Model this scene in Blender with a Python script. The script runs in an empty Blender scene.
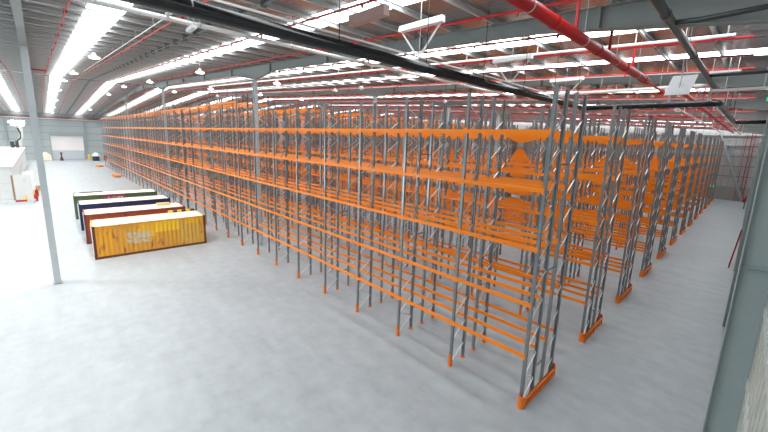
import bpy, math, random
from mathutils import Vector, Matrix
random.seed(7)
S = bpy.context.scene
COL = S.collection
# ---------------------------------------------------------------- camera
cam_data = bpy.data.cameras.new('camera'); cam = bpy.data.objects.new('camera', cam_data); COL.objects.link(cam)
R = [[0.69807, 0.15441, -0.69919], [0.71522, -0.10378, 0.69115], [0.03416, -0.98254, -0.18288]]
cam.matrix_world = Matrix(((R[0][0], -R[0][1], -R[0][2], 0.0), (R[1][0], -R[1][1], -R[1][2], 0.0),
                           (R[2][0], -R[2][1], -R[2][2], 8.4), (0, 0, 0, 1)))
cam_data.sensor_width = 36.0
cam_data.lens = 353.63 * 36.0 / 768.0
cam_data.shift_x = -0.0092
cam_data.shift_y = -0.0142
cam_data.clip_start = 0.05; cam_data.clip_end = 500
S.camera = cam
# ---------------------------------------------------------------- world and exposure
w = bpy.data.worlds.new('sky'); S.world = w; w.use_nodes = True
bg = w.node_tree.nodes['Background']; bg.inputs[0].default_value = (0.75, 0.85, 1.0, 1); bg.inputs[1].default_value = 1.0
S.view_settings.view_transform = 'Standard'; S.view_settings.look = 'None'
S.view_settings.gamma = 1.0; S.view_settings.use_curve_mapping = False
S.view_settings.exposure = -0.12
SKY_L = 8.2      # daylight through the roof skylights
FILL_W = 2800.0  # power of the spots added to brighten the open floor
LAMP_L = 12.0    # lit high bay fittings
GLOW_L = 22.0     # glow of the added unseen dock panels and the high far window

# ---------------------------------------------------------------- materials
def mat(name, col, rough=0.6, metal=0.0, var=0.08, scale=3.0, spec=0.5, bump=0.0, emit=None, estr=0.0):
    m = bpy.data.materials.new(name); m.use_nodes = True
    nt = m.node_tree; b = nt.nodes['Principled BSDF']
    b.inputs['Roughness'].default_value = rough; b.inputs['Metallic'].default_value = metal
    b.inputs['Specular IOR Level'].default_value = spec
    tc = nt.nodes.new('ShaderNodeTexCoord'); nz = nt.nodes.new('ShaderNodeTexNoise')
    nz.inputs['Scale'].default_value = scale; nz.inputs['Detail'].default_value = 3
    nt.links.new(tc.outputs['Object'], nz.inputs['Vector'])
    mx = nt.nodes.new('ShaderNodeMix'); mx.data_type = 'RGBA'
    mx.inputs[6].default_value = tuple(c * (1 - var) for c in col) + (1,)
    mx.inputs[7].default_value = tuple(min(1, c * (1 + var)) for c in col) + (1,)
    nt.links.new(nz.outputs['Fac'], mx.inputs[0]); nt.links.new(mx.outputs[2], b.inputs['Base Color'])
    if bump:
        bp = nt.nodes.new('ShaderNodeBump'); bp.inputs['Strength'].default_value = bump
        nt.links.new(nz.outputs['Fac'], bp.inputs['Height']); nt.links.new(bp.outputs['Normal'], b.inputs['Normal'])
    if emit:
        b.inputs['Emission Color'].default_value = tuple(emit) + (1,); b.inputs['Emission Strength'].default_value = estr
    return m

def ribbed(name, col, axis, period, rough, metal, depth=0.5, var=0.06):
    """sheet metal with ribs: a bump wave along one axis plus a soft noise in the colour"""
    m = mat(name, col, rough, metal, var, 0.35)
    nt = m.node_tree; b = nt.nodes['Principled BSDF']
    tc = nt.nodes.new('ShaderNodeTexCoord'); sp = nt.nodes.new('ShaderNodeSeparateXYZ')
    nt.links.new(tc.outputs['Object'], sp.inputs[0])
    mu = nt.nodes.new('ShaderNodeMath'); mu.operation = 'MULTIPLY'; mu.inputs[1].default_value = 2 * math.pi / period
    nt.links.new(sp.outputs[axis], mu.inputs[0])
    sn = nt.nodes.new('ShaderNodeMath'); sn.operation = 'SINE'; nt.links.new(mu.outputs[0], sn.inputs[0])
    pw = nt.nodes.new('ShaderNodeMath'); pw.operation = 'SMOOTH_MAX'; pw.inputs[1].default_value = 0.5; pw.inputs[2].default_value = 0.2
    nt.links.new(sn.outputs[0], pw.inputs[0])
    bp = nt.nodes.new('ShaderNodeBump'); bp.inputs['Strength'].default_value = depth; bp.inputs['Distance'].default_value = 0.04
    nt.links.new(pw.outputs[0], bp.inputs['Height']); nt.links.new(bp.outputs['Normal'], b.inputs['Normal'])
    return m

def emission(name, col, strength):
    m = bpy.data.materials.new(name); m.use_nodes = True; nt = m.node_tree; nt.nodes.clear()
    e = nt.nodes.new('ShaderNodeEmission'); e.inputs[0].default_value = tuple(col) + (1,); e.inputs[1].default_value = strength
    o = nt.nodes.new('ShaderNodeOutputMaterial'); nt.links.new(e.outputs[0], o.inputs[0]); return m

def concrete():
    m = mat('polished_concrete', (0.332, 0.368, 0.394), 0.42, 0, 0.07, 0.22, 0.45)
    nt = m.node_tree; b = nt.nodes['Principled BSDF']
    tc = nt.nodes.new('ShaderNodeTexCoord')
    mp = nt.nodes.new('ShaderNodeMapping'); mp.inputs['Rotation'].default_value = (0, 0, 0.5); mp.inputs['Scale'].default_value = (0.35, 1.6, 1)
    nt.links.new(tc.outputs['Object'], mp.inputs[0])
    n2 = nt.nodes.new('ShaderNodeTexNoise'); n2.inputs['Scale'].default_value = 0.9; n2.inputs['Detail'].default_value = 6; n2.inputs['Roughness'].default_value = 0.65
    nt.links.new(mp.outputs[0], n2.inputs['Vector'])
    n3 = nt.nodes.new('ShaderNodeTexNoise'); n3.inputs['Scale'].default_value = 1.7; n3.inputs['Detail'].default_value = 8
    nt.links.new(tc.outputs['Object'], n3.inputs['Vector'])
    ad = nt.nodes.new('ShaderNodeMath'); ad.operation = 'ADD'; nt.links.new(n2.outputs['Fac'], ad.inputs[0]); nt.links.new(n3.outputs['Fac'], ad.inputs[1])
    mr = nt.nodes.new('ShaderNodeMapRange'); mr.inputs[1].default_value = 0.7; mr.inputs[2].default_value = 1.3; mr.inputs[3].default_value = 0.86; mr.inputs[4].default_value = 1.11
    nt.links.new(ad.outputs[0], mr.inputs[0])
    src = b.inputs['Base Color'].links[0].from_socket
    mx = nt.nodes.new('ShaderNodeMix'); mx.data_type = 'RGBA'; mx.blend_type = 'MULTIPLY'; mx.inputs[0].default_value = 1
    nt.links.new(src, mx.inputs[6]); nt.links.new(mr.outputs[0], mx.inputs[7]); nt.links.new(mx.outputs[2], b.inputs['Base Color'])
    r2 = nt.nodes.new('ShaderNodeMapRange'); r2.inputs[3].default_value = 0.34; r2.inputs[4].default_value = 0.52
    nt.links.new(n3.outputs['Fac'], r2.inputs[0]); nt.links.new(r2.outputs[0], b.inputs['Roughness'])
    return m

M = {
 'concrete': concrete(),
 'roof': ribbed('roof_sheet', (0.42, 0.425, 0.42), 1, 0.25, 0.22, 0.85, 0.2),
 'purlin': mat('purlin_galv', (0.60, 0.61, 0.61), 0.45, 0.15),
 'rafter': mat('painted_steel_grey', (0.24, 0.265, 0.262), 0.5, 0),
 'column': mat('painted_column_grey', (0.31, 0.365, 0.37), 0.5, 0, 0.05),
 'column_light': mat('light_grey_column', (0.48, 0.53, 0.55), 0.45, 0.1, 0.05),
 'skylight': emission('daylit_fibreglass', (0.93, 0.98, 1.0), SKY_L),
 'lamp': emission('lit_diffuser', (1.0, 0.95, 0.86), LAMP_L),
 'door_light': emission('open_dock_daylight', (0.93, 0.98, 1.0), GLOW_L),
 'galv': mat('galvanised_post', (0.225, 0.245, 0.255), 0.32, 0.6, 0.12, 6),
 'galv_light': mat('galvanised_brace', (0.62, 0.64, 0.66), 0.28, 0.8, 0.1, 6),
 'orange': mat('orange_powder_coat', (0.86, 0.225, 0.004), 0.36, 0, 0.06, 2, 0.35),
 'guard': mat('orange_guard', (0.80, 0.18, 0.01), 0.5, 0, 0.12, 4),
 'red': mat('red_pipe_paint', (0.42, 0.012, 0.014), 0.38, 0, 0.08, 3, 0.35),
 'black': mat('black_pipe', (0.009, 0.010, 0.012), 0.2, 0, 0.2),
 'darkgrey': mat('dark_grey_pipe', (0.03, 0.038, 0.038), 0.35, 0, 0.15),
 'white': mat('white_paint', (0.80, 0.81, 0.82), 0.45, 0, 0.03),
 'whitepipe': mat('white_pipe', (0.74, 0.74, 0.72), 0.4, 0, 0.06),
 'wire': mat('steel_wire', (0.55, 0.56, 0.57), 0.4, 0.3),
 'clad_grey': ribbed('grey_wall_sheet', (0.42, 0.46, 0.47), 1, 0.3, 0.5, 0.2),
 'clad_white': ribbed('pale_wall_sheet', (0.46, 0.46, 0.47), 0, 0.5, 0.5, 0.1, 0.7),
 'clad_cream': mat('cream_wall_sheet', (0.50, 0.51, 0.46), 0.55, 0.0, 0.12, 2),
 'dado': mat('precast_panel', (0.30, 0.30, 0.28), 0.7, 0, 0.08, 0.6),
 'door_white': ribbed('white_roller_slats', (0.82, 0.78, 0.76), 2, 0.35, 0.5, 0, 0.6),
 'door_grey': ribbed('grey_roller_slats', (0.50, 0.54, 0.57), 2, 0.35, 0.5, 0, 0.6),  # lower door slats, their shade put into the grey
 'office': mat('white_panel', (0.66, 0.68, 0.67), 0.5, 0, 0.03),
 'office_glass': mat('office_window_film', (0.55, 0.60, 0.61), 0.3, 0, 0.05),
 'timber': mat('pale_timber', (0.62, 0.42, 0.18), 0.65, 0, 0.15, 5),
 'brown': mat('brown_edge', (0.32, 0.20, 0.11), 0.6, 0, 0.1),
 'yellow': mat('yellow_paint', (0.85, 0.55, 0.02), 0.45, 0, 0.06),
 'dark': mat('dark_rubber', (0.03, 0.03, 0.035), 0.5, 0, 0.1),
 'blue': mat('blue_paint', (0.03, 0.10, 0.35), 0.45, 0, 0.06),
 'green_sign': mat('green_exit_sign', (0.0, 0.5, 0.2), 0.4, 0, 0.05, emit=(0.0, 0.9, 0.35), estr=1.2),
 'rust': mat('rusty_edge', (0.13, 0.035, 0.015), 0.75, 0, 0.4, 5),
 'dust_top': mat('dusty_roof', (0.74, 0.66, 0.54), 0.7, 0, 0.05, 2),
}

def container_mat(name, base, alt, rustc, patch=None, patchcol=None, rustamt=0.62, soft=False):
    """corrugated side paint: base colour, faded areas, rust blotches and a worn marking patch (object space, y along, z up)"""
    m = mat(name, base, 0.6, 0, 0.1, 3); nt = m.node_tree; b = nt.nodes['Principled BSDF']
    tc = nt.nodes.new('ShaderNodeTexCoord')
    def mixin(fac, col):
        src = b.inputs['Base Color'].links[0].from_socket
        mx = nt.nodes.new('ShaderNodeMix'); mx.data_type = 'RGBA'; mx.inputs[7].default_value = tuple(col) + (1,)
        nt.links.new(fac, mx.inputs[0]); nt.links.new(src, mx.inputs[6]); nt.links.new(mx.outputs[2], b.inputs['Base Color'])
    def noise(scale, lo, hi, stretch=(1, 1, 1)):
        mp = nt.nodes.new('ShaderNodeMapping'); mp.inputs['Scale'].default_value = stretch; nt.links.new(tc.outputs['Object'], mp.inputs[0])
        n = nt.nodes.new('ShaderNodeTexNoise'); n.inputs['Scale'].default_value = scale; n.inputs['Detail'].default_value = 5
        nt.links.new(mp.outputs[0], n.inputs['Vector'])
        r = nt.nodes.new('ShaderNodeMapRange'); r.inputs[1].default_value = lo; r.inputs[2].default_value = hi; nt.links.new(n.outputs['Fac'], r.inputs[0])
        return r.outputs[0]
    def box(y0, y1, z0, z1):
        sp = nt.nodes.new('ShaderNodeSeparateXYZ'); nt.links.new(tc.outputs['Object'], sp.inputs[0])
        out = None
        for ax, v, op in ((1, y0, 'GREATER_THAN'), (1, y1, 'LESS_THAN'), (2, z0, 'GREATER_THAN'), (2, z1, 'LESS_THAN')):
            t = nt.nodes.new('ShaderNodeMath'); t.operation = op; t.inputs[1].default_value = v; nt.links.new(sp.outputs[ax], t.inputs[0])
            if out is None: out = t.outputs[0]
            else:
                k = nt.nodes.new('ShaderNodeMath'); k.operation = 'MULTIPLY'; nt.links.new(out, k.inputs[0]); nt.links.new(t.outputs[0], k.inputs[1]); out = k.outputs[0]
        return out
    def mul(a, c):
        k = nt.nodes.new('ShaderNodeMath'); k.operation = 'MULTIPLY'; nt.links.new(a, k.inputs[0]); nt.links.new(c, k.inputs[1]); return k.outputs[0]
    if alt:
        for bx, c in alt: mixin(box(*bx), c)
    mixin(noise(2.2, rustamt, rustamt + 0.12, (1, 1.4, 0.45)), rustc)
    if patch:
        mixin(mul(box(*patch), noise(4.5, 0.42, 0.55)), patchcol)
    return m

# ---------------------------------------------------------------- mesh building
class MB:
    def __init__(s): s.v = []; s.f = []; s.m = []; s.k = 0
    def quadbox(s, c):
        n = len(s.v); s.v += [tuple(p) for p in c]
        for f in ((0,3,2,1),(4,5,6,7),(0,1,5,4),(1,2,6,5),(2,3,7,6),(3,0,4,7)):
            s.f.append(tuple(n + i for i in f)); s.m.append(s.k)
        return s
    def box(s, x0, y0, z0, x1, y1, z1):
        return s.quadbox([(x0,y0,z0),(x1,y0,z0),(x1,y1,z0),(x0,y1,z0),(x0,y0,z1),(x1,y0,z1),(x1,y1,z1),(x0,y1,z1)])
    def bar(s, p, q, wd, h, up=(0, 0, 1)):
        p = Vector(p); q = Vector(q); d = (q - p).normalized(); u = Vector(up)
        if abs(d.dot(u)) > 0.95: u = Vector((1, 0, 0))
        a = d.cross(u).normalized(); b = a.cross(d).normalized(); a = a * wd / 2; b = b * h / 2
        return s.quadbox([p-a-b, p+a-b, p+a+b, p-a+b, q-a-b, q+a-b, q+a+b, q-a+b])
    def tube(s, pts, r, n=8, cap=True):
        pts = [Vector(p) for p in pts]; rings = []
        for i, p in enumerate(pts):
            d0 = (pts[i] - pts[i-1]).normalized() if i else (pts[1] - pts[0]).normalized()
            d1 = (pts[i+1] - pts[i]).normalized() if i < len(pts) - 1 else d0
            d = (d0 + d1).normalized(); k = 1 / max(0.5, d.dot(d1))
            u = Vector((0, 0, 1)) if abs(d.z) < 0.95 else Vector((1, 0, 0))
            a = d.cross(u).normalized(); b = a.cross(d).normalized()
            rr = r[i] if isinstance(r, (list, tuple)) else r
            base = len(s.v)
            for j in range(n):
                t = 2 * math.pi * j / n
                s.v.append(tuple(p + a * rr * math.cos(t) * (k if abs(a.z) < 0.5 and abs(d0.z) < .3 else 1) + b * rr * math.sin(t)))
            rings.append(base)
        for i in range(len(rings) - 1):
            for j in range(n):
                j2 = (j + 1) % n
                s.f.append((rings[i] + j, rings[i] + j2, rings[i+1] + j2, rings[i+1] + j)); s.m.append(s.k)
        if cap:
            s.f.append(tuple(rings[0] + j for j in reversed(range(n)))); s.m.append(s.k)
            s.f.append(tuple(rings[-1] + j for j in range(n))); s.m.append(s.k)
        return s
    def prism(s, prof, axis, t0, t1):
        """closed outline extruded along an axis; prof in the two other axes (x: (y,z), y: (x,z), z: (x,y))"""
        n = len(s.v); k = len(prof)
        for t in (t0, t1):
            for a, b in prof:
                s.v.append({'x': (t, a, b), 'y': (a, t, b), 'z': (a, b, t)}[axis])
        for i in range(k):
            j = (i + 1) % k; s.f.append((n + i, n + j, n + k + j, n + k + i)); s.m.append(s.k)
        s.f.append(tuple(n + i for i in reversed(range(k)))); s.m.append(s.k)
        s.f.append(tuple(n + k + i for i in range(k))); s.m.append(s.k)
        return s
    def mesh(s, name, mats, smooth=False):
        me = bpy.data.meshes.new(name); me.from_pydata(s.v, [], s.f); 
        for m in (mats if isinstance(mats, (list, tuple)) else [mats]): me.materials.append(M[m] if isinstance(m, str) else m)
        me.polygons.foreach_set('material_index', s.m)
        if smooth: me.polygons.foreach_set('use_smooth', [True] * len(s.f))
        me.update(); return me
    def obj(s, name, mats, parent=None, loc=(0, 0, 0), rz=0.0, smooth=False):
        return link(name, s.mesh(name, mats, smooth), parent, loc, rz)

def link(name, me, parent=None, loc=(0, 0, 0), rz=0.0):
    o = bpy.data.objects.new(name, me); COL.objects.link(o); o.location = loc; o.rotation_euler = (0, 0, rz)
    if parent: o.parent = parent
    return o
def tag(o, label, cat, group=None):
    o['label'] = label; o['category'] = cat
    if group: o['group'] = group
    return o
def thing(name, label, cat, loc=(0, 0, 0), rz=0.0, group=None):
    return tag(link(name, None, None, loc, rz), label, cat, group)
def struct(o, label=None):
    o['kind'] = 'structure'
    if label: o['label'] = label
    return o
_O = 'nearest second third fourth fifth sixth seventh eighth ninth tenth eleventh twelfth thirteenth fourteenth fifteenth sixteenth seventeenth eighteenth nineteenth'.split()
_T = {2: ('twentieth', 'twenty-'), 3: ('thirtieth', 'thirty-'), 4: ('fortieth', 'forty-')}
def ordinal(i):
    if i < 19: return _O[i]
    t, u = divmod(i + 1, 10)
    return _T[t][0] if u == 0 else _T[t][1] + ('first' if u == 1 else _O[u - 1])
def nth(i): return 'first' if i == 0 else ordinal(i)

# ---------------------------------------------------------------- building dimensions
XR, XL = 0.70, -130.6          # inner faces of the right and far walls
YB, YF = 84.5, -23.4           # back wall, side wall behind the view
RX, Z0, SL = -65.0, 12.2, 0.0445
def roofz(x): return Z0 + SL * (-x) if x > RX else Z0 + SL * (-RX) - SL * (RX - x)

# ---------------------------------------------------------------- floor and walls
struct(MB().box(XL - .3, YF - .3, -0.3, XR + .3, YB + .3, 0).obj('floor', 'concrete'), 'polished grey concrete warehouse floor')
b = MB(); b.box(XR, YF - .3, 0, XR + .25, YB + .3, roofz(0) + .1)
y = 4.0
while y < 40: b.box(XR - .018, y - .025, 0, XR, y + .025, roofz(0) - .1); y += .55
struct(b.obj('wall_right', 'clad_cream'), 'cream ribbed sheet wall behind the steel columns')
b = MB()
b.box(XL, YB, 2.4, XR, YB + .25, roofz(XL) + .05)
b.prism([(XL, roofz(XL) + .05), (XR, roofz(XL) + .05), (XR, roofz(XR) + .1), (RX, roofz(RX) + .1)], 'y', YB, YB + .25)
struct(b.obj('wall_back', 'clad_white'), 'pale ribbed sheet wall at the end of the side aisle')
struct(MB().box(XL, YB - .12, 0, XR, YB + .25, 2.4).obj('baseboard_back', 'dado'), 'grey precast concrete dado of the back wall')
b = MB()
b.box(XL - .25, YF, 0, XL, 2.0, roofz(XL) + .1); b.box(XL - .25, 8.6, 0, XL, YB, roofz(XL) + .1); b.box(XL - .25, 2.0, 6.3, XL, 8.6, roofz(XL) + .1)
struct(b.obj('wall_far', 'clad_grey'), 'grey ribbed sheet far end wall')
b = MB()
YD = [(-112, -104), (-90, -82), (-66, -58), (-44, -36)]
xs = [XL] + [v for p in YD for v in p] + [XR]
for i in range(0, len(xs), 2): b.box(xs[i], YF - .25, 0, xs[i+1], YF, roofz(XL) + .1)
for a, c in YD: b.box(a, YF - .25, 5.0, c, YF, roofz(XL) + .1)
b.prism([(XL, roofz(XL) + .05), (XR, roofz(XL) + .05), (RX, roofz(RX) + .1)], 'y', YF - .25, YF)
struct(b.obj('wall_left', 'clad_grey'), 'grey sheet side wall with open dock doors')
for i, (a, c) in enumerate(YD):  # glowing panels added out of view to brighten the open floor
    struct(MB().box(a, YF - .2, 0, c, YF - .12, 5.0).obj('door_%d' % (i + 3), 'door_light'), 'open dock door with daylight')

# ---------------------------------------------------------------- roof: ceiling strips, skylights, purlins
skyY = [2.4 + 5.75 * k for k in range(-4, 2)] + [14.6 + 5.75 * k for k in range(0, 13)]
skyW = [.58 if y < 10 else .70 for y in skyY]
def slope_box(b, y0, y1, off0, off1, xs=(XR + .2, RX, XL - .2)):
    for i in range(len(xs) - 1):
        xa, xb = xs[i], xs[i+1]
        b.quadbox([(xb, y0, roofz(xb) + off0), (xa, y0, roofz(xa) + off0), (xa, y1, roofz(xa) + off0), (xb, y1, roofz(xb) + off0),
                   (xb, y0, roofz(xb) + off1), (xa, y0, roofz(xa) + off1), (xa, y1, roofz(xa) + off1), (xb, y1, roofz(xb) + off1)])
edges = [YF - .3] + [v for y, h in zip(skyY, skyW) for v in (y - h, y + h)] + [YB + .3]
for xx in ((XR + .2, RX), (RX, XL - .2)):
    b = MB()
    for i in range(0, len(edges), 2): slope_box(b, edges[i], edges[i+1], 0, .05, xx)
    struct(b.obj('ceiling', 'roof'), 'grey metal roof sheeting, ' + ('slope nearest the camera' if xx[1] == RX else 'far slope'))
for i, (y, SKW) in enumerate(zip(skyY, skyW)):
    b = MB(); slope_box(b, y - SKW, y + SKW, .01, .04, (XR - .25, RX, XL + .5))
    struct(b.obj('window_%d' % (i + 1), 'skylight'), 'bright translucent skylight strip running up the roof slope')
    b = MB(); slope_box(b, y - SKW, y + SKW, 0, .05, (XR + .2, XR - .25)); slope_box(b, y - SKW, y + SKW, 0, .05, (XL + .5, XL - .2))
    struct(b.obj('trim_%d' % (i + 1), 'roof'), 'sheet closing the end of a skylight')
n = 30
def zprof(x):
    z = roofz(x)
    return [(x - .035, z), (x + .045, z), (x + .045, z - .012), (x - .023, z - .012), (x - .023, z - .158), (x + .04, z - .158), (x + .04, z - .17), (x - .035, z - .17)]
x = 0.2
while x > XL:
    if abs(x - RX) > .3:
        b = MB(); b.prism(zprof(x), 'y', YF, YB)
        struct(b.obj('trim_%d' % n, 'purlin'), 'galvanised roof purlin'); n += 1
    x -= 1.768
for k in range(-2, 8):   # mid-bay bridging rods with their dark cleats on every purlin
    y = 5.75 + 11.5 * k
    if y > YB or y < YF: continue
    b = MB(); slope_box(b, y - .02, y + .02, -.13, -.09, (0, RX, XL))
    x = 0.2
    while x > XL:
        b.box(x - .05, y - .10, roofz(x) - .22, x + .06, y + .10, roofz(x) - .02); x -= 1.768
    struct(b.obj('trim_%d' % n, 'rafter'), 'bridging line with cleats between the rafters'); n += 1

# ---------------------------------------------------------------- portal frames: rafters and columns
FY = [-0.1 + 11.5 * k for k in range(-2, 8)]
COLX = [-25.8, -52.0, -78.2, -104.4]
def ibeam_slope(b, y, xa, xb, top, depth, fw=.26, tf=.025, tw=.015, d2=None):
    d2 = depth if d2 is None else d2
    za, zb = roofz(xa) - top, roofz(xb) - top
    def seg(y0, y1, oa0, oa1, ob0, ob1):
        b.quadbox([(xb, y0, zb - ob0), (xa, y0, za - oa0), (xa, y1, za - oa0), (xb, y1, zb - ob0), (xb, y0, zb - ob1), (xa, y0, za - oa1), (xa, y1, za - oa1), (xb, y1, zb - ob1)])
    seg(y - fw/2, y + fw/2, tf, 0, tf, 0)
    seg(y - fw/2, y + fw/2, depth, depth - tf, d2, d2 - tf)
    seg(y - tw/2, y + tw/2, depth - tf, tf, d2 - tf, tf)
def rafter_depth(x):
    d = .46
    for c in COLX: d = max(d, .9 - abs(x - c) * .44 / 3.2)
    for c in (XR, XL): d = max(d, .95 - abs(x - c) * .49 / 6.0)
    d = max(d, .75 - abs(x - RX) * .29 / 3.0)
    return d
for i, y in enumerate(FY):
    b = MB()
    pts = sorted(set([XR, RX, XL] + [c + s for c in COLX for s in (-3.2, 0, 3.2)] + [XR - 6, XL + 6, RX - 3, RX + 3]), reverse=True)
    for xa, xb in zip(pts[:-1], pts[1:]):
        ibeam_slope(b, y, xa, xb, .2, rafter_depth(xa), d2=rafter_depth(xb))
    x = -3.6
    while x > XL:     # web stiffeners and fly braces
        d = rafter_depth(x)
        b.box(x - .05, y - .13, roofz(x) - .2 - d, x + .05, y + .13, roofz(x) - .2); x -= 6.55
    o = b.obj('steel_rafter', 'rafter')
    lab = 'grey steel rafter crossing the roof ' + (('overhead to the lone left column' if i == 2 else 'left of the lone column, %s' % ('nearer one' if i == 1 else 'outermost one')) if i < 3 else 'over the racks, %s from the lone left column' % ordinal(i - 2).replace('nearest', 'first'))
    tag(o, lab, 'roof beam', 'steel roof rafters')
def icol(b, x, y, z0, z1, dx=.44, fw=.30, t=.022):
    b.box(x - dx/2, y - fw/2, z0, x - dx/2 + t, y + fw/2, z1); b.box(x + dx/2 - t, y - fw/2, z0, x + dx/2, y + fw/2, z1)
    b.box(x - dx/2 + t, y - .01, z0, x + dx/2 - t, y + .01, z1)
for i, y in enumerate(FY):
    for j, x in enumerate(COLX):
        top = roofz(x) - .2 - .9
        where = 'standing alone on the open floor left of the containers' if (i == 2 and j == 0) else \
            ('in the open floor, %s along from the right wall, line %d' % (ordinal(j + 1), i) if i < 3 else
             'between back-to-back racks, frame line %s from the front, %s from the aisle end' % (ordinal(i - 3).replace('nearest', 'first'), ordinal(j).replace('nearest', 'first')))
        t = thing('steel_column', 'grey steel column ' + where, 'column', (x, y, 0), 0, 'steel columns')
        b = MB(); icol(b, 0, 0, .02, top, .32 if i >= 3 else .42, .22 if i >= 3 else .28)
        b.obj('shaft', 'column_light', t)
        MB().box(-.27, -.2, 0, .27, .2, .025).obj('base_plate', 'rafter', t) if i < 3 else None
for i, y in enumerate(FY):
    if i < 2: continue
    if i == 2: y0 = y
    t = thing('steel_wall_column', 'grey-green steel column against the right wall, ' + (('just behind the camera') if i == 2 else '%s one ahead' % ordinal(i - 3)), 'column', (0.40, y, 0), 0, 'columns along the right wall')
    b = MB(); top = roofz(.4) - .2 - .93
    b.box(-.28, -.15, 0, -.255, .15, top); b.box(.255, -.15, 0, .28, .15, top); b.box(-.255, -.012, 0, .255, .012, top)
    b.obj('shaft', 'column', t)
    b = MB()
    for z in (5.8,): b.box(-.254, -.13, z, .254, -.012, z + .02)
    b.obj('stiffener', 'column', t)
# wall girts
for (nm, zs) in (('r', [1.2, 3.0, 4.8, 6.6, 8.4, 10.2, 11.6]),):
    for z in zs:
        struct(MB().box(XR - .04, YF, z, XR, YB, z + .18).obj('trim_%d' % n, 'purlin'), 'galvanised girt on the right wall'); n += 1
for z in [4.1, 5.8, 7.5, 9.2, 10.9]:
    struct(MB().box(XL, YB - .20, z, XR - .05, YB, z + .14).obj('trim_%d' % n, 'rafter'), 'dark girt on the back wall'); n += 1
for x in [-.9, -1.8, -2.7, -3.6, -4.5, -5.4, -6.3, -7.2, -8.1, -9, -15, -25]:
    struct(MB().box(x - .025, YB - .17, 2.4, x + .025, YB - .14, roofz(x) - .3).obj('trim_%d' % n, 'rafter'), 'mullion on the back wall'); n += 1
for z in [1.6, 3.4, 5.2, 7.0, 8.8, 10.4]:
    for (a, c) in ((YF, 2.0), (8.6, YB)):
        if z > 6.3 and a == YF: a, c = YF, YB
        elif z > 6.3: continue
        struct(MB().box(XL, a, z, XL + .12, c, z + .10).obj('trim_%d' % n, 'rafter'), 'girt on the far wall'); n += 1
for y in [-17.3, -11.6, -5.85, -.1, 9.2, 17.2, 22.9, 34.4, 45.9, 57.4, 68.9]:
    struct(MB().box(XL, y - .15, 0, XL + .35, y + .15, roofz(XL) - .3).obj('trim_%d' % n, 'column'), 'column on the far wall'); n += 1
struct(MB().box(XL, YF, 10.9, XL + .5, YB, 11.35).obj('trim_%d' % n, 'rafter'), 'dark eaves beam on the far wall'); n += 1
# roller door in the far wall
struct(MB().box(XL - .15, 2.0, 2.45, XL - .05, 8.6, 6.3).obj('door_1', 'door_white'), 'white upper panel of the far roller door')
struct(MB().box(XL - .15, 2.0, 0, XL - .05, 8.6, 2.45).obj('door_2', 'door_grey'), 'grey lower panel of the far roller door')
b = MB(); b.box(XL, 1.85, 0, XL + .14, 2.05, 6.5); b.box(XL, 8.55, 0, XL + .14, 8.75, 6.5); b.box(XL, 1.85, 6.3, XL + .3, 8.75, 6.75)
struct(b.obj('trim_%d' % n, 'column'), 'frame and roller box of the far door'); n += 1
struct(MB().box(XL, -4.8, 8.6, XL + .05, -2.4, 9.8).obj('window_30', 'door_light'), 'bright high window in the far wall'); n += 1
# diagonal brace and red risers on the back wall
tag(MB().tube([(-4.9, YB - .58, 11.2), (-.5, YB - .58, .07)], .19, 8).obj('diagonal_brace', 'column'), 'pale grey diagonal wind brace in front of the back wall', 'brace')
for i, (x, h) in enumerate(((-1.5, 11.4), (-.95, 11.4), (-.55, 11.4))):
    tag(MB().tube([(x, YB - .28, .0), (x, YB - .28, h)], .04, 8).obj('fire_riser_pipe', 'red'), 'thin red vertical riser pipe on the back wall, %s of three' % ['leftmost', 'middle', 'rightmost'][i], 'pipe', 'red riser pipes on the back wall')

# ---------------------------------------------------------------- pallet racking
NB, BAY = 36, 2.8
LEV = [1.75, 3.49, 5.28, 7.06, 8.76]
RX0 = -4.12
TALL = 8                       # from this frame on the uprights are taller and carry a sixth level
Z6 = 10.65
FD = 0.83                      # frame depth between post centres
DY = [0.0, 1.57]               # front post line of each single rack inside the pair
def post_mb(b, y, s, H=10.0):          # open C-section, s = +1 opens to +y
    w2, t, d = .05, .012, .075
    b.box(-w2, y - t/2 - s*0.03, 0.012, w2, y + t/2 - s*0.03, H)
    for a in (-1, 1):
        x0, x1 = sorted((a * w2, a * (w2 - t)))
        b.box(x0, min(y - s*.03, y + s*.045), .012, x1, max(y - s*.03, y + s*.045), H)
        x0, x1 = sorted((a * w2, a * (w2 - .03)))
        y0, y1 = sorted((y + s*.033, y + s*.045)); b.box(x0, y0, .012, x1, y1, H)
def brace_mb(b, H=10.0):
    z = .15
    while z < H - .95:
        b.bar((0.01, 0.045, z), (0.01, FD - .045, z + .50), .026, .036)
        b.bar((-.01, FD - .045, z + .52), (-.01, .045, z + .93), .022, .024)
        z += .95
def foot_mb(b, y): b.box(-.085, y - .08, 0, .085, y + .08, .012)
bm = MB(); post_mb(bm, 0, 1); ME_post_f = bm.mesh('upright_post', 'galv')
bm = MB(); post_mb(bm, FD, -1); ME_post_b = bm.mesh('upright_post', 'galv')
bm = MB(); brace_mb(bm); ME_brace = bm.mesh('upright_frame', 'galv_light')
bm = MB(); post_mb(bm, 0, 1, 11.3); ME_tpost_f = bm.mesh('upright_post', 'galv')
bm = MB(); post_mb(bm, FD, -1, 11.3); ME_tpost_b = bm.mesh('upright_post', 'galv')
bm = MB(); brace_mb(bm, 11.3); ME_tbrace = bm.mesh('upright_frame', 'galv_light')
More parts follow.
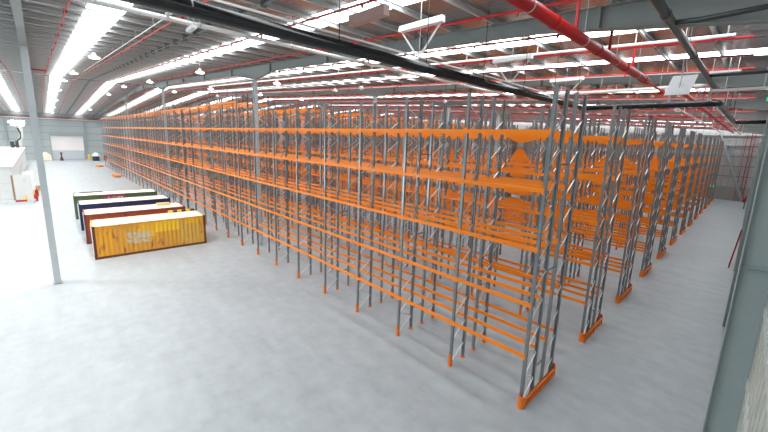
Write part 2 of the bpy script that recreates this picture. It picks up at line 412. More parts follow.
def foot_mesh(y, protector, s):
    b = MB(); foot_mb(b, y); b.box(-.055, y - .05, .012, .055, y + .05, .07)
    if protector:   # rounded shield in front of the post
        prof = [(-.062, y), (-.062, y - s*.055), (-.04, y - s*.08), (.04, y - s*.08), (.062, y - s*.055), (.062, y), (.053, y), (.053, y - s*.045), (.035, y - s*.066), (-.035, y - s*.066), (-.053, y - s*.045), (-.053, y)]
        b.prism(prof, 'z', .012, .48)
    return b.mesh('post_protector' if protector else 'foot_plate', 'guard')
ME_prot_f = foot_mesh(0, True, 1); ME_prot_b = foot_mesh(FD, True, -1); ME_foot_f = foot_mesh(0, False, 1); ME_foot_b = foot_mesh(FD, False, -1)
# whole-frame mesh for those too small in the photo to show their pieces
def whole_frame(front_protector, H):
    b = MB(); b.k = 0; post_mb(b, 0, 1, H); post_mb(b, FD, -1, H); b.k = 1; brace_mb(b, H); b.k = 2
    for y, s, p in ((0, 1, front_protector), (FD, -1, not front_protector)):
        b.box(-.085, y - .08, 0, .085, y + .08, .012); b.box(-.055, y - .05, .012, .055, y + .05, .07)
        if p: b.box(-.07, min(y - s*.085, y - s*.055), .012, .07, max(y - s*.085, y - s*.055), .48)
    return b.mesh('upright_frame', ['galv', 'galv_light', 'guard'])
ME_whole = [[whole_frame(p, H) for p in (True, False)] for H in (10.0, 11.3)]
def beam_mb(b, x0, y, z, s):    # s = -1: front face, +1: rear face (connector side)
    b.box(x0 - BAY + .05, y - .025, z - .06, x0 - .05, y + .025, z + .06)
    b.box(x0 - BAY + .05, y - .025 + s*.004, z - .035, x0 - .05, y + .025 + s*.004, z - .005)   # pressed step along the face
    for xa in (x0 - BAY, x0):
        d = 1 if xa < x0 else -1
        xa0, xa1 = sorted((xa + d*.002, xa + d*.062)); y0, y1 = sorted((y + s*.025, y + s*.037))
        b.box(xa0, y0, z - .10, xa1, y1, z + .11)
bm = MB(); beam_mb(bm, 0, 0, 0, -1); ME_beam_f = bm.mesh('beam', 'orange')
bm = MB(); beam_mb(bm, 0, 0, 0, 1); ME_beam_b = bm.mesh('beam', 'orange')
# end-of-aisle guard: bent rail on two corner shields
def guard_mb():
    b = MB()
    yA, yB = -.06, 2.46
    x0 = .085
    b.box(x0, yA, .07, x0 + .03, yB, .31)                                # rail web
    for za, zb in ((.07, .10), (.28, .31)): b.box(x0, yA, za, x0 + .085, yB, zb)
    b.box(x0 + .03, yA, .175, x0 + .06, yB, .205)
    for yc, s in ((yA, 1), (yB, -1)):                                   # rounded corner shields
        n_ = 10
        a0, a1 = (-.35, math.pi * 1.0)
        pts = [(.04 + .125 * math.cos(a0 + (a1 - a0) * i / n_), yc + s*.04 - s*.125 * math.sin(a0 + (a1 - a0) * i / n_)) for i in range(n_ + 1)]
        ins = [(.04 + .10 * math.cos(a0 + (a1 - a0) * i / n_), yc + s*.04 - s*.10 * math.sin(a0 + (a1 - a0) * i / n_)) for i in reversed(range(n_ + 1))]
        b.prism(pts + ins, 'z', 0, .42)
    b.box(x0 - .02, (yA + yB)/2 - .05, 0, x0 + .09, (yA + yB)/2 + .05, .30)
    return b
ME_guard = guard_mb().mesh('end_guard', 'guard')
ME_spacer = MB().box(-.02, FD + .045, 0, .02, DY[1] - .045, .05).mesh('row_spacer', 'galv')
CAMP = Vector((0, 0, 8.4))
for k in range(13):
    Y0 = 10.30 + 5.77 * k
    lab = ('nearest double pallet rack run, orange beams on grey uprights, facing the open floor' if k == 0 else
           'double pallet rack run of orange beams, the last one, next to the back wall' if k == 12 else
           'double pallet rack run of orange beams, %s from the open floor' % ordinal(k))
    t = thing('pallet_rack', lab, 'pallet rack', (RX0, Y0, 0), 0, 'double pallet rack runs')
    for si, dy in enumerate(DY):
        for i in range(NB + 1):
            x = -BAY * i
            if math.hypot(RX0 + x, Y0 + dy) < 34:
                tl = i >= TALL
                f = link('upright_frame', ME_tbrace if tl else ME_brace, t, (x, dy, 0))
                link('upright_post', ME_tpost_f if tl else ME_post_f, f); link('upright_post', ME_tpost_b if tl else ME_post_b, f)
                if i == 0:
                    link('foot_plate', ME_foot_f, f); link('foot_plate', ME_foot_b, f)
                elif si == 0:
                    link('post_protector', ME_prot_f, f); link('foot_plate', ME_foot_b, f)
                else:
                    link('foot_plate', ME_foot_f, f); link('post_protector', ME_prot_b, f)
            else:
                link('upright_frame', ME_whole[int(i >= TALL)][si], t, (x, dy, 0))
    link('end_guard', ME_guard, t)
    cand = []
    for dy in DY:
        for s, yy in ((-1, dy), (1, dy + FD)):
            for i in range(NB):
                for z in LEV + ([Z6] if i >= TALL else []):
                    P = Vector((RX0 - BAY * (i + .5), Y0 + yy, z)); cand.append(((P - CAMP).length + (0 if (s < 0 and dy == 0) else 9), i, s, yy, z))
    cand.sort()
    for d, i, s, yy, z in cand[:100]:
        link('beam', ME_beam_f if s < 0 else ME_beam_b, t, (-BAY * i, yy, z))
    b = MB()
    for d, i, s, yy, z in cand[100:]: beam_mb(b, -BAY * i, yy, z, s)
    o = b.obj('beam', 'orange', t); o['kind'] = 'stuff'
    for i in range(0, 9, 2):   # row spacers tying the two racks back to back
        for z in (1.0, 4.4, 7.8): link('row_spacer', ME_spacer, t, (-BAY * i, 0, z))
# loose bundles of beams lying by the rack
def bundle(x, y, L, rz, label, m='orange', nn=2):
    t = thing('beam_bundle', label, 'beams', (x, y, 0), rz, 'bundles lying on the floor by the racks')
    b = MB()
    for s in (-.35, .35): b.box(s*L - .05, -.5, 0, s*L + .05, .5, .1)
    b.obj('bearer', 'timber', t)
    b = MB()
    for r in range(nn):
        for c in range(7): b.box(-L/2, -.45 + c*.13, .1 + r*.125, L/2, -.45 + c*.13 + .11, .1 + r*.125 + .115)
    o = b.obj('beams', m, t)
bundle(-80.5, 9.3, 2.7, .05, 'small bundle of orange beams on the floor beside the far half of the front rack')
bundle(-104.3, 9.2, 2.7, .1, 'bundle of orange beams on the floor at the far end of the front rack')
bundle(-61.5, 14.2, 2.7, 1.2, 'stack of pale timber boards in the aisle behind the front rack', 'timber', 5)

# ---------------------------------------------------------------- shipping containers
def container(name, X, Yc0, L, W, H, m, label, roofm='dust_top', framem='rust', extra=None, rz=0.0):
    t = thing('shipping_container', label, 'container', (X, Yc0, 0), rz, 'shipping containers parked side by side')
    # local: x from -W to 0 (0 faces the camera), y from 0 to L
    b = MB()
    b.box(-.10, 0, .0, 0, .14, H); b.box(-.10, L - .14, 0, 0, L, H); b.box(-W, 0, 0, -W + .1, .14, H); b.box(-W, L - .14, 0, -W + .1, L, H)
    b.box(-.06, .14, 0, 0, L - .14, .15); b.box(-W, .14, 0, -W + .06, L - .14, .15); b.box(-W + .1, 0, 0, -.1, .1, .14); b.box(-W + .1, L - .1, 0, -.1, L, .14)
    b.obj('base_frame', framem, t)
    b = MB()
    b.box(-.07, .14, H - .09, -.005, L - .14, H); b.box(-W + .005, .14, H - .09, -W + .07, L - .14, H); b.box(-W + .1, .005, H - .11, -.1, .1, H); b.box(-W + .1, L - .1, H - .11, -.1, L - .005, H)
    b.obj('top_rail', m, t)
    b = MB()
    def wave(y0, y1, p=.26, d=.022):
        out = []; y = y0
        while y < y1 - p:
            out += [(y, 0), (y + .09, 0), (y + .13, d), (y + .22, d)]; y += p
        return out + [(y1, 0)]
    wv = wave(.14, L - .14)
    b.prism([(-.02 - d, y) for y, d in wv] + [(-.075, L - .14), (-.075, .14)], 'z', .15, H - .09)
    b.prism([(-W + .02 + d, y) for y, d in wv] + [(-W + .075, L - .14), (-W + .075, .14)], 'z', .15, H - .09)
    b.box(-W + .1, L - .09, .14, -.1, L - .05, H - .11)
    b.obj('side_panel', m, t)
    b = MB()   # roof: corrugated crosswise
    y = .1
    while y < L - .3:
        b.box(-W + .07, y, H - .06, -.07, y + .2, H - .025); b.box(-W + .07, y + .2, H - .06, -.07, y + .26, H - .012); y += .26
    b.box(-W + .07, y, H - .06, -.07, L - .1, H - .025)
    b.obj('roof_panel', roofm, t)
    for s in (0, 1):   # doors on the left end
        x0 = -W + .1 + s * (W - .2) / 2; x1 = x0 + (W - .2) / 2 - .01
        b = MB(); b.box(x0 + .005, .02, .15, x1, .07, H - .12)
        for z in (.5, 1.0, 1.5): b.box(x0 + .08, .012, z, x1 - .08, .02, z + .25)
        d = b.obj('door', m, t)
        for xx in (x0 + .3, x1 - .3):
            b = MB(); b.tube([(xx, -.01, .16), (xx, -.01, H - .14)], .018, 6); b.box(xx - .03, -.03, 1.0, xx + .03, .0, 1.06); b.obj('lock_rod', 'purlin', d)
    for xx in (-.14, -W - .005):
        for yy in (-.005, L - .155):
            for z in (-.0, H - .115): MB().box(xx, yy, z, xx + .145, yy + .16, z + .12).obj('corner_casting', framem, t)
    return t
Lc, Wc, Hc = 6.56, 2.44, 2.2
my = container_mat('yellow_container_paint', (0.66, 0.31, 0.035), [((.14, 1.1, .15, 2.1), (0.74, .33, .02)), ((2.4, 3.4, 1.1, 2.1), (.80, .42, .02)), ((3.4, 4.9, 1.35, 2.1), (.86, .50, .02)), ((4.9, 6.4, .15, 2.0), (.64, .36, .06)), ((5.3, 6.4, 1.7, 2.1), (.80, .42, .02))], (.30, .11, .03), (1.75, 3.15, .75, 1.55), (.50, .48, .40), .60)
mr = container_mat('red_container_paint', (.24, .05, .03), None, (.16, .03, .02), None, None, .58)
mb_ = container_mat('blue_container_paint', (.012, .022, .075), None, (.01, .015, .04), None, None, .66)
mg = container_mat('green_container_paint', (.07, .115, .05), [((2.2, 3.9, 1.5, 2.2), (.30, .05, .07))], (.03, .07, .03), (2.5, 3.7, 1.65, 1.95), (.6, .5, .5), .66)
container('y', -29.03, 1.78, 6.66, Wc, Hc, my, 'rusty yellow shipping container with worn grey marking, nearest of the four', rz=-.045)
container('r', -33.55, 1.70, Lc, Wc, Hc, mr, 'rust red shipping container right behind the yellow one', rz=-.045)
container('b', -38.35, 1.72, Lc, Wc, Hc, mb_, 'dark navy blue shipping container between the red and green ones', framem=mb_, rz=-.02)
container('g', -43.6, 1.65, Lc, Wc, Hc, mg, 'dark green shipping container with a red label, farthest of the four', framem=mg, rz=-.06)
def tarp(x, y, z, sx, sy, h, label, m, cat, nm):
    b = MB(); b.prism([(-sx/2, 0), (sx/2, 0), (sx/2*.8, h*.7), (sx*.1, h), (-sx/2*.7, h*.8)], 'y', -sy/2, sy/2)
    return tag(b.obj(nm, m, None, (x, y, z)), label, cat)
tarp(-35.0, 7.0, Hc - .003, .6, .9, .22, 'small tan bundle lying on the red container roof', 'timber', 'bundle', 'wrapped_bundle')
t = thing('striped_chock', 'yellow and black striped chock strip on the yellow container roof at its far right corner', 'chock', (-31.2, 7.3, Hc))
b = MB()
for i in range(6): b.k = i % 2; b.box(-.1, -.75 + i*.3, 0, .1, -.45 + i*.3, .14)
b.obj('strip', ['yellow', 'dark'], t)
tag(MB().box(-.08, -.9, 0, .08, .9, .07).obj('black_bar', 'dark', None, (-45.6, 3.1, Hc - .012), 0), 'thin black bar lying on the green container roof', 'bar')

# ---------------------------------------------------------------- services under the roof
def hanger(b, x, y, z0): b.tube([(x, y, z0), (x, y, roofz(x) - .02)], .012, 5)
# big black pipe with two bends
t = thing('black_pipe', 'large shiny black pipe crossing the roof and turning right above the racks', 'pipe', (0, 0, 0))
def arc(c, p, q, r=.35, n_=5):
    c = Vector(c); a = (Vector(p) - c).normalized() * r + c; d = (Vector(q) - c).normalized() * r + c
    return [tuple(a.lerp(c, i/n_).lerp(c.lerp(d, i/n_), i/n_)) for i in range(n_ + 1)]
ZP = 10.4
p0, c1, c2, c3, p4 = (-6.88, -6, ZP), (-6.88, 21.0, ZP), (-1.45, 21.0, ZP), (-1.45, 35.0, ZP), (XR - .05, 35.0, ZP)
b = MB(); b.tube([p0] + arc(c1, p0, c2) + arc(c2, c1, c3) + arc(c3, c2, p4) + [p4], .135, 16); b.obj('pipe', 'black', t, smooth=True)
for x, y in [(-6.88, y) for y in (-4, -1, 2, 5, 8, 11, 14, 17, 20)] + [(-1.45, y) for y in (24, 28, 32)]:
    b = MB(); b.tube([(x, y - .012, ZP), (x, y + .012, ZP)], .14, 16); hanger(b, x, y, ZP + .13); b.obj('hanger', 'black', t)
# support rail along the top of the black pipe
b = MB(); b.box(-6.96, -6, ZP + .24, -6.92, 20.6, ZP + .28)
b.obj('support_rail', 'whitepipe', t)
# red sprinkler main with risers
t = thing('red_sprinkler_main', 'thick red pipe coming in from the top of the view below the rafters', 'pipe', (0, 0, 0))
zM = 11.1
b = MB(); b.tube([(-3.6, -5, zM), (-3.6, 18.1, zM), (-3.6, 18.2, zM)], [.135, .135, .09], 14); b.obj('pipe', 'red', t, smooth=True)
MB().tube([(-3.6, 18.15, zM), (-3.6, 21.4, zM - .03)], .045, 8).obj('end_branch', 'red', t)
MB().tube([(-3.6, 21.35, zM - .03), (-3.6, 21.6, zM - .03)], .10, 10).obj('end_cap', 'red', t)
SPY = [1.15 + 2.87 * k for k in range(-8, 29)]
for y in SPY:
    if -4 < y < 17.5: MB().tube([(-3.6, y, zM + .1), (-3.6, y, roofz(-3.6) - .49)], .045, 8).obj('riser', 'red', t)
for y in (2.5, 5.4, 8.5, 11.6, 14.5, 17.4): MB().tube([(-3.6, y - .07, zM), (-3.6, y + .07, zM)], .155, 14).obj('coupling', 'red', t)
for y in (3.6, 7.2, 10.4, 13.4, 16.3):
    b = MB(); b.tube([(-3.6, y - .02, zM), (-3.6, y + .02, zM)], .145, 12); hanger(b, -3.6, y, zM + .14); b.obj('hanger', 'wire', t)
# sprinkler branch pipes, one object each, bent over the ridge
for i, y in enumerate([y for y in SPY if -9 < y < YB - .3]):
    b = MB(); xs_ = [-0.6 if y > 3 else 0.3, RX, XL + .8]
    b.tube([(x, y, roofz(x) - .45) for x in xs_], .036, 6)
    x = -2.0
    while x > XL + 2:
        b.box(x - .03, y - .03, roofz(x) - .56, x + .03, y + .03, roofz(x) - .44); x -= 3.2
    x = -5.2
    while x > XL + 2:
        b.box(x - .012, y - .012, roofz(x) - .42, x + .012, y + .012, roofz(x)); x -= 7.07
    o = b.obj('sprinkler_pipe', 'red')
    tag(o, 'thin red sprinkler pipe under the roof, %s counted from the left' % nth(i), 'pipe', 'red sprinkler branch pipes')
# distribution mains running away over the right ends of the racks
for i, (x, y0, y1, z, r, m, lab) in enumerate(((-3.1, 24.0, 80.0, 11.25, .10, 'red', 'red main pipe running away over the rack ends, left one'), (-2.2, 25.5, 80.0, 11.0, .07, 'whitepipe', 'pale main pipe running away over the rack ends, right one'),
        (-4.6, 30.0, 81.0, 11.35, .07, 'whitepipe', 'pale pipe running away over the rack ends, farthest left'))):
    t = thing('roof_main_pipe', lab, 'pipe', (0, 0, 0), 0, 'mains over the rack ends')
    b = MB(); b.tube([(x, y0, roofz(x) - .5), (x, y0 + .1, z), (x, y1, z)], r, 8); b.obj('pipe', m, t)
    for k in range(8):
        y = y0 + 3.3 + 5.74 * k
        if y < y1: b = MB(); b.tube([(x, y, z), (x, y, z - .25), (x + .5, y, z - .25), (x + .5, y, roofz(x) - .5)], r * .5, 6); b.obj('offtake', 'red' if k % 2 else m, t)
# dark grey pipe at the upper right with branches
t = thing('dark_grey_pipe', 'dark grey pipe descending from the top edge at the right with two side branches', 'pipe')
b = MB(); b.tube([(-1.76, -4, 11.15), (-1.76, 23.6, 11.15)], .088, 12); b.obj('pipe', 'darkgrey', t, smooth=True)
b = MB(); b.tube([(-1.76, 10.3, 11.15), (-1.3, 10.3, 11.12), (XR, 10.3, 11.2)], .055, 10); b.obj('branch', 'darkgrey', t, smooth=True)
b = MB(); b.tube([(-1.76, 18.3, 11.15), (XR, 18.3, 11.15)], .055, 10); b.obj('branch', 'darkgrey', t, smooth=True)
b = MB(); b.tube([(-1.76, 22.6, 11.15), (XR, 22.6, 11.15)], .08, 10); b.obj('branch', 'darkgrey', t, smooth=True)
for y in (5.2, 9.6, 14.2): MB().tube([(-1.76, y - .06, 11.15), (-1.76, y + .06, 11.15)], .105, 12).obj('coupling', 'darkgrey', t)
# white conduit
t = thing('white_conduit', 'long white conduit under the roof, parallel to and left of the black pipe', 'conduit')
b = MB(); b.tube([(-12.6, -6, 11.65), (-12.6, 24.5, 11.65)], .065, 10); b.obj('pipe', 'whitepipe', t, smooth=True)
for y in (1.4, 3.9, 7, 10.4, 14, 18, 22):
    b = MB(); b.tube([(-12.6, y - .03, 11.65), (-12.6, y + .03, 11.65)], .078, 10); hanger(b, -12.6, y, 11.7); b.obj('hanger', 'wire', t)
t = thing('white_branch_pipe', 'short white stub pipe joining the white conduit at upper left', 'pipe')
b = MB(); b.tube([(-12.50, 3.0, 11.70), (-11.4, 3.0, 11.95), (-10.9, 3.0, 11.97)], .055, 8); b.obj('pipe', 'whitepipe', t)
t = thing('white_crossing_pipe', 'white pipe running level across the view above the right-hand racks', 'pipe')
b = MB(); b.tube([(-9.5, 21.9, 11.3), (-2.3, 21.9, 11.3), (-2.1, 22.1, 11.3)], .085, 10); b.obj('pipe', 'whitepipe', t, smooth=True)
for x in (-9, -7.7, -6.4, -5.1, -3.8, -2.5):
    b = MB(); hanger(b, x, 21.9, 11.35); b.obj('hanger', 'wire', t)
t = thing('suspended_cable_tray', 'grey cable tray hung across the right end of the roof', 'cable tray')
b = MB(); b.box(-1.75, 20.0, 10.78, XR - .05, 20.3, 10.8); b.box(-1.75, 20.0, 10.8, XR - .05, 20.02, 10.88); b.box(-1.75, 20.28, 10.8, XR - .05, 20.3, 10.88); b.obj('tray', 'whitepipe', t)
for x in (-1.3, -.2):
    b = MB(); hanger(b, x, 20.15, 10.85); b.obj('hanger', 'wire', t)

# eaves pipes across the far wall
for z, m, lab in ((10.9, 'red', 'red pipe running level across the top of the far wall'), (10.65, 'whitepipe', 'pale pipe just below the red one across the top of the far wall')):
    tag(MB().tube([(XL + .75, YF + .5, z), (XL + .75, YB - 1, z)], .09, 8).obj('eaves_pipe', m), lab, 'pipe')
tag(MB().tube([(-49, .06, 14.1 - .35), (-49, 1.15, 14.1 - .35)], .07, 8).obj('crossing_pipe', 'red'), 'short red pipe by the left column top under the ridge', 'pipe')

# high bay lamps: round reflector over a lit lens, hung from a purlin
def high_bay_meshes():
    b = MB(); b.tube([(0, 0, .0), (0, 0, .07), (0, 0, .12), (0, 0, .24)], [.30, .28, .12, .09], 14); h = b.mesh('housing', 'whitepipe', True)
    b = MB(); b.tube([(0, 0, -.07), (0, 0, -.045), (0, 0, -.005)], [.15, .24, .28], 14); d1 = b.mesh('lens', 'lamp')
    b = MB(); b.tube([(0, 0, .24), (0, 0, .895)], .012, 5); c = b.mesh('suspension', 'wire')
    b = MB(); b.tube([(0, 0, -.04), (0, 0, -.005)], [.22, .28], 14); d2 = b.mesh('lens', 'whitepipe')
    return h, d1, d2, c
FH, FDm, FDo, FC = high_bay_meshes()
LX = [-12.8, -28.2, -43.9, -58.8, -73.0, -88.0, -103.0, -118.0]
for r in range(-2, 5):  # both rows left of the containers are added to brighten the floor
    y = 2.8 + 5.75 * r
    for c, x in enumerate(LX):
        if (c == 0 and r >= 0) or (c > 3 and (r > 1 or (c % 2 and r > 0))): continue
        z = roofz(x) - .9
        row = ('in the %s row left of the containers' % ('first' if r == -1 else 'second') if r < 0 else 'above the containers' if r == 0 else 'above the front rack edge' if r == 1 else 'above the %s rack aisle' % nth(r - 2))
        t = thing('high_bay_light', 'round high bay lamp %s, %s from the right' % (row, nth(c)), 'ceiling light', (x, y, z), 0, 'high bay lamps under the roof')
        link('housing', FH, t)
        link('lens', FDm if (r < 3 or c == 2) else FDo, t)
        if r <= 0:      # strong spots added under these lamps to brighten the open floor
            l = bpy.data.lights.new('lamp_light', 'SPOT'); l.energy = FILL_W; l.spot_size = math.radians(150); l.spot_blend = .6; l.shadow_soft_size = .28; l.color = (1.0, .96, .90)
            lo = bpy.data.objects.new('lamp_light', l); COL.objects.link(lo); lo.parent = t; lo.location = (0, 0, -.16)
        link('suspension', FC, t)
# white fittings braced by two struts that meet in a V below
b = MB(); b.prism([(-.10, 0), (.10, 0), (.07, .17), (-.07, .17)], 'x', -.85, .85); VH = b.mesh('housing', 'white')
b = MB(); b.bar((-.78, 0, 0), (-.16, 0, -.74), .04, .04); VS = b.mesh('strut', 'white')
b = MB(); b.bar((.78, 0, 0), (.10, 0, -.74), .04, .04); VS2 = b.mesh('strut', 'white')
b = MB(); b.box(-.2, -.02, -.76, .16, .02, -.73); b.tube([(0, 0, -.74), (0, 0, 0)], .008, 5); VF = b.mesh('spreader', 'white')
b = MB(); b.tube([(0, 0, .17), (0, 0, .79)], .010, 5); VC = b.mesh('suspension', 'wire')
for i, y in enumerate((8.55, 14.3, 20.3)):
    t = thing('braced_roof_fitting', 'long white roof fitting on a V of struts, %s' % ['nearest, left of the rafter', 'middle, just behind the rafter', 'farthest, above the first rack end'][i], 'ceiling fitting', (-7.65, y, roofz(-7.65) - .80), 0, 'white braced fittings')
    for nm, me in (('housing', VH), ('strut', VS), ('strut', VS2), ('spreader', VF), ('suspension', VC)): link(nm, me, t)
t = thing('roof_duct_box', 'pinkish brown box hung below the skylight at the top centre', 'duct box', (-7.75, 6.55, 11.45))
b = MB(); b.box(-.72, -.10, 0, .72, .10, .26); b.obj('box', mat('pinkish_panel', (.42, .27, .24), .5), t)
b = MB(); b.tube([(-.5, 0, .26), (-.5, 0, 1.05)], .01, 5); b.tube([(.5, 0, .26), (.5, 0, 1.05)], .01, 5); b.obj('suspension', 'wire', t)
for (x, y, dz, L, lab) in ((-9.6, 2.78, 1.9, .5, 'small white box light on a stem under the conduit at upper left'), (-1.42, 20.25, .72, .95, 'short white light bar hung near the right wall behind the dark grey pipe'), (-1.6, 14.55, .62, 1.2, 'white light bar under the skylight beside the dark grey pipe')):
    t = thing('light_bar', lab, 'ceiling light', (x, y, roofz(x) - dz), 0)
    b = MB(); b.box(-L/2, -.05, 0, L/2, .05, .07); b.obj('housing', 'white', t)
    b = MB(); b.tube([(-L*.4, 0, .07), (-L*.4, 0, dz)], .01, 5); b.tube([(L*.4, 0, .07), (L*.4, 0, dz)], .01, 5); b.obj('suspension', 'wire', t)
# thin white conduits and cable trays that follow the skylights up the slope
for i, (y, dz, r_) in enumerate(((3.75, .42, .02), (15.45, .36, .05), (21.9, .40, .05), (27.6, .4, .05), (33.4, .4, .05))):
    b = MB(); x0 = -1.0 if i else -3
    b.tube([(x0, y, roofz(x0) - dz), (-48, y, roofz(-48) - dz)], r_, 6)
    x = -3.6
    while x > -47: b.box(x - .015, y - .015, roofz(x) - dz, x + .015, y + .015, roofz(x)); x -= 3.54
    tag(b.obj('roof_conduit', 'whitepipe'), ['thin white conduit beside the large left skylight', 'white conduit just behind the first rafter over the racks', 'white conduit behind the second skylight over the racks', 'white conduit over the middle racks, nearer one', 'white conduit over the middle racks, farther one'][i], 'conduit', 'white conduits along the skylights')
for (x, y, z, lab) in ((-17.4, 14.3, 11.4, 'small white pendant globe hung in front of the third rafter, left one'), (-15.4, 20.05, 11.05, 'small white pendant globe hung above the racks, right one')):
    t = thing('pendant_light', lab, 'pendant light', (x, y, z), 0, 'small pendant globes')
    b = MB(); b.tube([(0, 0, -.12), (0, 0, -.06), (0, 0, 0), (0, 0, .06), (0, 0, .12)], [.05, .12, .14, .12, .05], 12); b.obj('globe', 'white', t, smooth=True)
    b = MB(); b.tube([(0, 0, .12), (0, 0, .3)], .05, 8); b.tube([(0, 0, .3), (0, 0, roofz(x) - z)], .012, 5); b.obj('stem', 'dark', t)
# hanging white plate
t = thing('hanging_panel', 'tilted white panel with a grey mark hung beside the dark grey pipe', 'panel', (-1.91, 14.0, 10.3))
b = MB(); b.quadbox([(-.35, -.25, -.30), (.25, -.25, -.30), (.25, -.22, -.30), (-.35, -.22, -.30), (-.25, .12, .30), (.35, .12, .30), (.35, .15, .30), (-.25, .15, .30)]); b.obj('plate', 'white', t)
b = MB()
for (x0, z0, x1, z1) in ((-.06, -.04, .10, -.02), (-.08, .03, .06, .05), (-.02, -.05, .0, .06)):
    f = lambda z: -.25 + (z + .3) / .6 * .37 - .006
    b.quadbox([(x0, f(z0), z0), (x1, f(z0), z0), (x1, f(z0) + .004, z0), (x0, f(z0) + .004, z0), (x0, f(z1), z1), (x1, f(z1), z1), (x1, f(z1) + .004, z1), (x0, f(z1) + .004, z1)])
b.obj('mark', 'purlin', t)
b = MB(); b.tube([(-.05, .13, .3), (-.05, .1, .8), (-.05, .0, roofz(-1.9) - 10.3)], .014, 6); b.tube([(.1, .13, .3), (.03, .1, .6), (.02, 0, roofz(-1.9) - 10.3)], .014, 6); b.tube([(0, -.22, -.1), (.02, -.1, .5)], .012, 6); b.obj('hanger', 'wire', t)

# ---------------------------------------------------------------- left side: office block and clutter
t = thing('office_block', 'long low white office block at the left edge of the floor', 'office', (-60, -2.7, 0))
b = MB(); b.box(-56, -14, 0, 0, 0, 3.70); b.obj('walls', 'office', t)
b = MB(); b.box(-56.2, -14.2, 3.70, .2, .15, 3.86); b.obj('roof_slab', 'office', t)
b = MB(); b.box(.0, -14, 1.85, .04, 0, 1.93); b.box(.0, -14, .9, .04, 0, .95); b.box(0, -.1, 0, .05, .02, 3.7); b.obj('cover_strip', 'purlin', t)
for i, y in enumerate((-2.2, -5.0, -8.0)):
    for z in (.25, 2.15):
        b = MB(); b.box(.0, y - 1.6, z, .03, y + .9, z + 1.25); b.obj('window_panel', 'office_glass', t)
for i, x in enumerate((-4.5, -10, -16, -23, -31)):
    b = MB(); b.box(x - .9, 0, .05, x + .2, .04, 2.2); b.obj('door_panel', 'office_glass', t)
t = thing('white_display_board', 'tall white board with a brown edge leaning by the office block corner', 'board', (-58.6, -2.2, 0))
b = MB(); b.box(-.05, -.45, 0, .05, 1.0, 2.9); b.obj('board', 'office', t)
b = MB(); b.box(-.06, -.62, .05, .06, -.45, 2.9); b.obj('edge', 'brown', t)
b = MB(); b.box(.05, .3, 2.1, .06, .55, 2.5); b.obj('mark', 'purlin', t)
t = thing('white_cabinet', 'white cabinet behind the tall board next to the office block', 'cabinet', (-66, -1.6, 0))
b = MB(); b.box(-.6, -.5, 0, .6, .5, 2.6); b.obj('body', 'white', t); b = MB(); b.box(.6, -.05, .9, .63, .02, 1.2); b.obj('handle', 'dark', t)
for i, (x, y, m, h, lab, nm, cat) in enumerate((
    (-57.2, -1.0, 'red', .75, 'red fire extinguisher beside the left column, front one', 'fire_extinguisher', 'fire extinguisher'),
    (-61.5, -.95, 'red', .75, 'red fire extinguisher beside the left column, rear one', 'fire_extinguisher', 'fire extinguisher'))):
    t = thing(nm, lab, cat, (x, y, 0), 0, 'fire extinguishers by the left column')
    b = MB(); b.tube([(0, 0, 0), (0, 0, .7), (0, 0, .8)], [.17, .17, .06], 12); b.obj('cylinder', m, t); b = MB(); b.tube([(0, 0, .8), (0, 0, .9)], .05, 8); b.bar((0, -.02, .9), (.15, -.02, .95), .03, .03); b.obj('valve', 'dark', t)
def cone(x, y, m, lab):
    t = thing('safety_cone', lab, 'cone', (x, y, 0), 0, 'safety cones by the office block')
    b = MB(); b.box(-.22, -.22, 0, .22, .22, .04); b.obj('base', 'dark', t)
    b = MB(); b.tube([(0, 0, .04), (0, 0, .75)], [.19, .03], 12); b.obj('cone', m, t)
cone(-57.6, -1.8, 'yellow', 'yellow safety cone standing on the kerb left of the red extinguisher')
cone(-63.0, -1.3, 'yellow', 'yellow safety cone farther back between the board and the column')
t = thing('wooden_crate', 'small brown crate behind the cones by the left column', 'crate', (-67.5, -.7, 0)); b = MB()
b.box(-.4, -.35, 0, .4, .35, .5); b.obj('box', 'timber', t); b = MB(); b.box(-.42, -.37, .5, .42, .37, .56); b.obj('lid', 'brown', t)
t = thing('tool_case', 'small blue case on the floor in front of the white board', 'case', (-58.6, -1.85 + .7, 0)); t.location = (-59.2, -.95 - 1.0 + 1.3 - .9, 0)
b = MB(); b.box(-.2, -.3, 0, .2, .3, .32); b.obj('case', 'blue', t); b = MB(); b.bar((0, -.1, .36), (0, .1, .36), .03, .02); b.box(-.015, -.1, .32, .015, -.08, .36); b.box(-.015, .08, .32, .015, .1, .36); b.obj('handle', 'dark', t)
t = thing('low_barrier', 'low grey barrier rail on the floor in front of the office block', 'barrier', (-56.0, -6.0, 0))
b = MB(); b.box(-.05, -8, .22, .05, 5.0, .40); b.obj('rail', 'purlin', t)
b = MB(); [b.box(-.06, y, 0, .06, y + .12, .22) for y in (-7.5, -5, -2.5, 0, 2.5, 4.7)]; b.obj('post', 'purlin', t)
b = MB(); b.box(-.055, 3.4, .21, .056, 4.3, .41); b.obj('pink_tape', 'red', t)
# things on the office roof
t = thing('roof_machine', 'dark box machine on the far part of the office roof', 'machine', (-112, -4.1, 3.86))
b = MB(); b.box(-.6, -.5, 0, .6, .1, 1.3); b.box(-.5, .25, 0, .5, .75, 1.5); b.box(-.2, .1, .3, .2, .25, .6); b.obj('body', 'dark', t); b = MB(); b.tube([(0, .6, 1.4), (0, 1.1, 2.0), (0, 1.2, 3.2), (0, .9, 4.2)], .14, 8); b.obj('hose', 'dark', t)
t = thing('air_duct', 'bent pale duct rising from the far office roof to the bright window', 'duct', (-114, -2.9 - .3, 3.86))
b = MB(); b.tube([(0, 0, 0), (0, 0, 1.2), (0, .35, 2.4), (0, .4, 4.2), (0, -.2, 5.2), (0, -1.4, 5.5)], .33, 10); b.obj('duct', 'whitepipe', t, smooth=True)
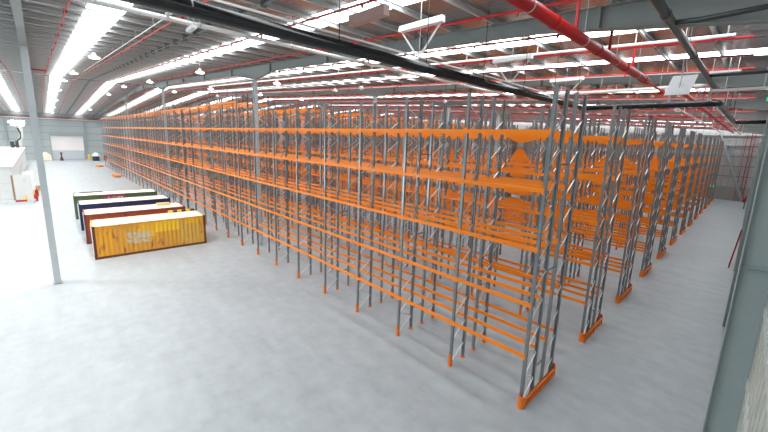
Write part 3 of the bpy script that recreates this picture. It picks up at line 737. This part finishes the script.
# far end clutter
t = thing('standing_post', 'slim dark post on a reddish base in front of the far roller door', 'post', (-126.5, 3.6, 0))
b = MB(); b.tube([(0, 0, .9), (0, 0, 1.5), (0, 0, 2.1)], [.16, .12, .28], 8); b.obj('post', 'dark', t); b = MB(); b.tube([(0, 0, 0), (0, 0, .9)], [.42, .2], 10); b.obj('base', 'rust', t)
t = thing('bollard', 'yellow bollard at the right side of the far roller door', 'bollard', (-127, 9.1, 0)); b = MB(); b.tube([(0, 0, 0), (0, 0, 1.5), (0, 0, 1.62)], [.22, .22, .1], 12); b.obj('post', 'yellow', t)
t = thing('storage_drum', 'dark drum with a white domed cover near the far wall', 'drum', (-124, 10.3, 0))
b = MB(); b.tube([(0, 0, 0), (0, 0, 1.2)], .75, 14); b.obj('drum', 'dark', t); b = MB(); b.tube([(0, 0, 1.2), (0, 0, 1.6), (0, 0, 1.95), (0, 0, 2.15)], [.82, .78, .5, .15], 14); b.obj('cover', 'white', t, smooth=True)
t = thing('red_cabinet', 'small red cabinet by the far end of the front rack', 'cabinet', (-125, 12.4, 0)); b = MB(); b.box(-.4, -.35, .3, .4, .35, 1.3); b.obj('body', 'red', t); b = MB(); b.box(-.3, -.3, 0, .3, .3, .3); b.obj('plinth', 'dark', t)
t = thing('wrapped_pallet', 'pale wrapped pile at the foot of the far wall left of the roller door', 'pile', (-126, .4, 0)); b = MB(); b.prism([(-1.4, .15), (1.3, .15), (1.2, 1.5), (.3, 2.3), (-1.1, 1.8)], 'x', -.8, .8); b.obj('load', 'dust_top', t); b = MB(); b.box(-.8, -1.3, 0, .8, 1.3, .15); b.obj('pallet', 'timber', t)
# right wall: ladder, reel, exit signs
t = thing('step_ladder', 'red ladder with pale rungs leaning against the right wall columns', 'ladder', (-.16, 35.0, 0), 0)
b = MB()
for y in (0, .45): b.bar((0, y, 0), (.26, y, 2.9), .05, .08)
b.obj('rail', 'red', t)
for i in range(9):
    z = .3 + i * .29; xx = .26 * z / 2.9; b = MB(); b.bar((xx, 0, z), (xx, .45, z), .04, .03); b.obj('rung', 'white', t)
t = thing('fire_hose_reel', 'dark red fire hose reel against the right wall near the far end', 'hose reel', (-.1, 74.0, 0))
b = MB(); b.box(-.05, -.1, 0, .05, .1, 1.9); b.obj('stand', 'dark', t); b = MB(); b.tube([(-.3, 0, 1.4), (-.05, 0, 1.4)], .45, 14); b.obj('reel', 'red', t)
for (x, y, z, rz, lab) in ((-4.55, YB - .12, 2.2, 0, 'green exit sign low on the back wall beside the last rack'),):
    t = thing('exit_sign', lab, 'exit sign', (x, y, z), rz)
    MB().box(-.3, -.06, -.15, .3, 0, .15).obj('sign_box', 'green_sign', t)
t = thing('exit_sign', 'small green exit light high at the right edge of the view', 'exit sign', (.03, 19.0, 10.3))
b = MB(); b.box(-.08, -.02, -.06, .10, .03, .06); b.obj('sign_box', 'green_sign', t); b = MB(); b.tube([(0, 0, .06), (0, 0, roofz(0) - 10.3)], .01, 5); b.obj('hanger', 'wire', t)
